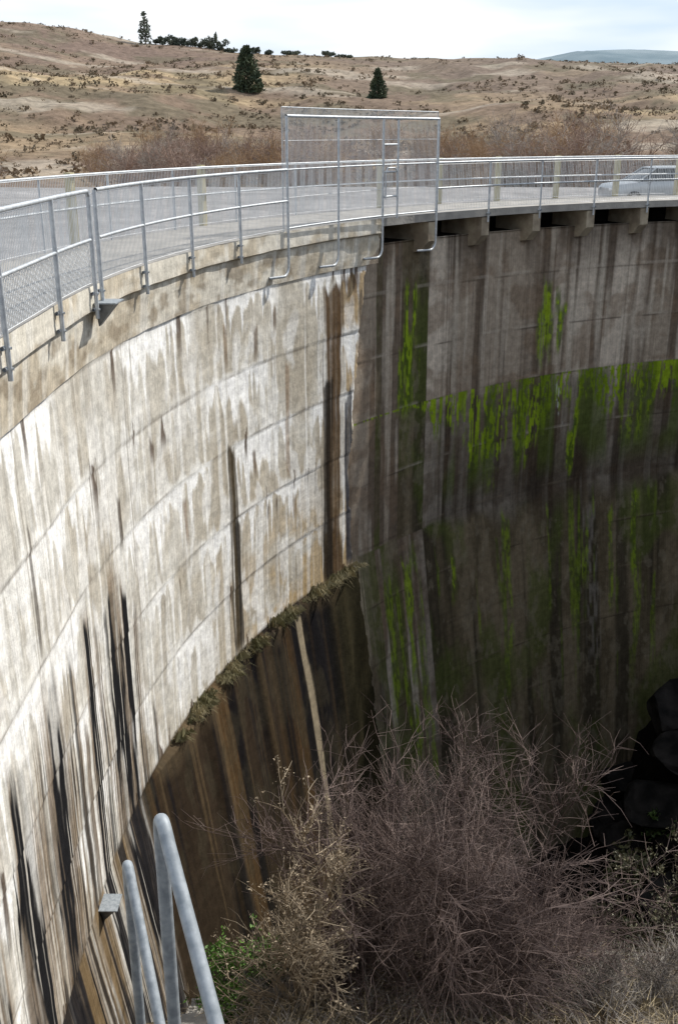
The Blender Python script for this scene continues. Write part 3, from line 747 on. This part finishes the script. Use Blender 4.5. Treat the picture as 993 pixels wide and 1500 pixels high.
tufts('ledge_grass', cen, 36, .24, .06, simple('ledge_grass_blade', (.14, .13, .06), (.34, .29, .17), 2, .8), g, .004, .8, .4*np.repeat(np.stack([np.cos(ph), -np.sin(ph), 0*ph], -1), 36, 0))
N = 2400; x = -2.2+9*g.random(N); y = 8.2+3.6*g.random(N); z = gorge_z(x, y)
tufts('dry_grass', np.stack([x, y, z], -1), 14, .42, .07, simple('dry_grass_blade', (.14, .105, .065), (.34, .28, .18), 1.5, .9), g, .005, .5)
N = 2200; x = -1.5+8*g.random(N); y = 8.6+3*g.random(N); z = gorge_z(x, y)+.1+.25*g.random(N)
p = np.stack([x, y, z], -1); d = norm(g.normal(0, 1, (N, 3))*np.array([1, 1, .5]))*(.15+.4*g.random((N, 1)))
mesh_obj('brushwood', *prisms(p-d, p+d, .006, .003, 3), M_sh2)

a = Acc()
for k in range(5):
    x0, y0, z0 = -2.2+.02*k, 9.9+.3*k, -9.3-.17*k
    a.box(np.array([[x0, y0, z0-.5], [x0+.6, y0, z0-.5], [x0+.6, y0+.32, z0-.5], [x0, y0+.32, z0-.5], [x0, y0, z0], [x0+.6, y0, z0], [x0+.6, y0+.32, z0], [x0, y0+.32, z0]]))
a.obj('concrete_steps', M_deck)

# ---------------------------------------------------------------- light
s_az = math.radians(50); s_el = math.radians(42)
sd = Vector((math.sin(s_az)*math.cos(s_el), math.cos(s_az)*math.cos(s_el), math.sin(s_el)))
L = bpy.data.lights.new('sun', 'SUN'); L.energy = 4.9; L.angle = math.radians(.6); L.color = (1, .945, .85)
lo = link(bpy.data.objects.new('sun', L)); lo.rotation_euler = sd.to_track_quat('Z', 'Y').to_euler()
wd = bpy.data.worlds.new('World'); scene.world = wd; wd.use_nodes = True
nt = wd.node_tree; bg = nt.nodes['Background']; bg.inputs['Strength'].default_value = .1
sky = nt.nodes.new('ShaderNodeTexSky'); sky.sky_type = 'NISHITA'; sky.sun_disc = False; sky.sun_elevation = s_el; sky.sun_rotation = s_az
tc = nt.nodes.new('ShaderNodeTexCoord'); mp = nt.nodes.new('ShaderNodeMapping'); mp.inputs['Scale'].default_value = (2.2, 2.2, 12)
nt.links.new(tc.outputs['Generated'], mp.inputs['Vector'])
n = nt.nodes.new('ShaderNodeTexNoise'); n.inputs['Scale'].default_value = 1.3; n.inputs['Detail'].default_value = 4; n.inputs['Roughness'].default_value = .5
nt.links.new(mp.outputs['Vector'], n.inputs['Vector'])
cr = nt.nodes.new('ShaderNodeMapRange'); cr.inputs['From Min'].default_value = .38; cr.inputs['From Max'].default_value = .62; cr.inputs['To Min'].default_value = 0; cr.inputs['To Max'].default_value = 1
nt.links.new(n.outputs['Fac'], cr.inputs['Value'])
sx = nt.nodes.new('ShaderNodeSeparateXYZ'); nt.links.new(tc.outputs['Generated'], sx.inputs[0])
hz = nt.nodes.new('ShaderNodeMapRange'); hz.inputs['From Min'].default_value = .1; hz.inputs['From Max'].default_value = .6; hz.inputs['To Min'].default_value = .95; hz.inputs['To Max'].default_value = .65
nt.links.new(sx.outputs['Z'], hz.inputs['Value'])
cl = nt.nodes.new('ShaderNodeMixRGB'); cl.inputs[1].default_value = (7.4, 8.8, 10.4, 1); cl.inputs[2].default_value = (11.8, 11.8, 11.8, 1)
nt.links.new(cr.outputs[0], cl.inputs[0])
mx = nt.nodes.new('ShaderNodeMixRGB')
nt.links.new(hz.outputs[0], mx.inputs[0]); nt.links.new(sky.outputs[0], mx.inputs[1]); nt.links.new(cl.outputs[0], mx.inputs[2]); nt.links.new(mx.outputs[0], bg.inputs['Color'])

# ---------------------------------------------------------------- camera
cam = bpy.data.cameras.new('camera'); co = link(bpy.data.objects.new('camera', cam))
co.location = (0, 0, 1.74); co.rotation_euler = (math.radians(90-20.34), 0, 0)
cam.sensor_fit = 'VERTICAL'; cam.sensor_height = 36; cam.lens = 36; cam.clip_start = .05; cam.clip_end = 8000
scene.camera = co
scene.view_settings.view_transform = 'Standard'; scene.view_settings.look = 'None'; scene.view_settings.exposure = 0
print('faces', sum(len(o.data.polygons) for o in scene.objects if o.type == 'MESH'))
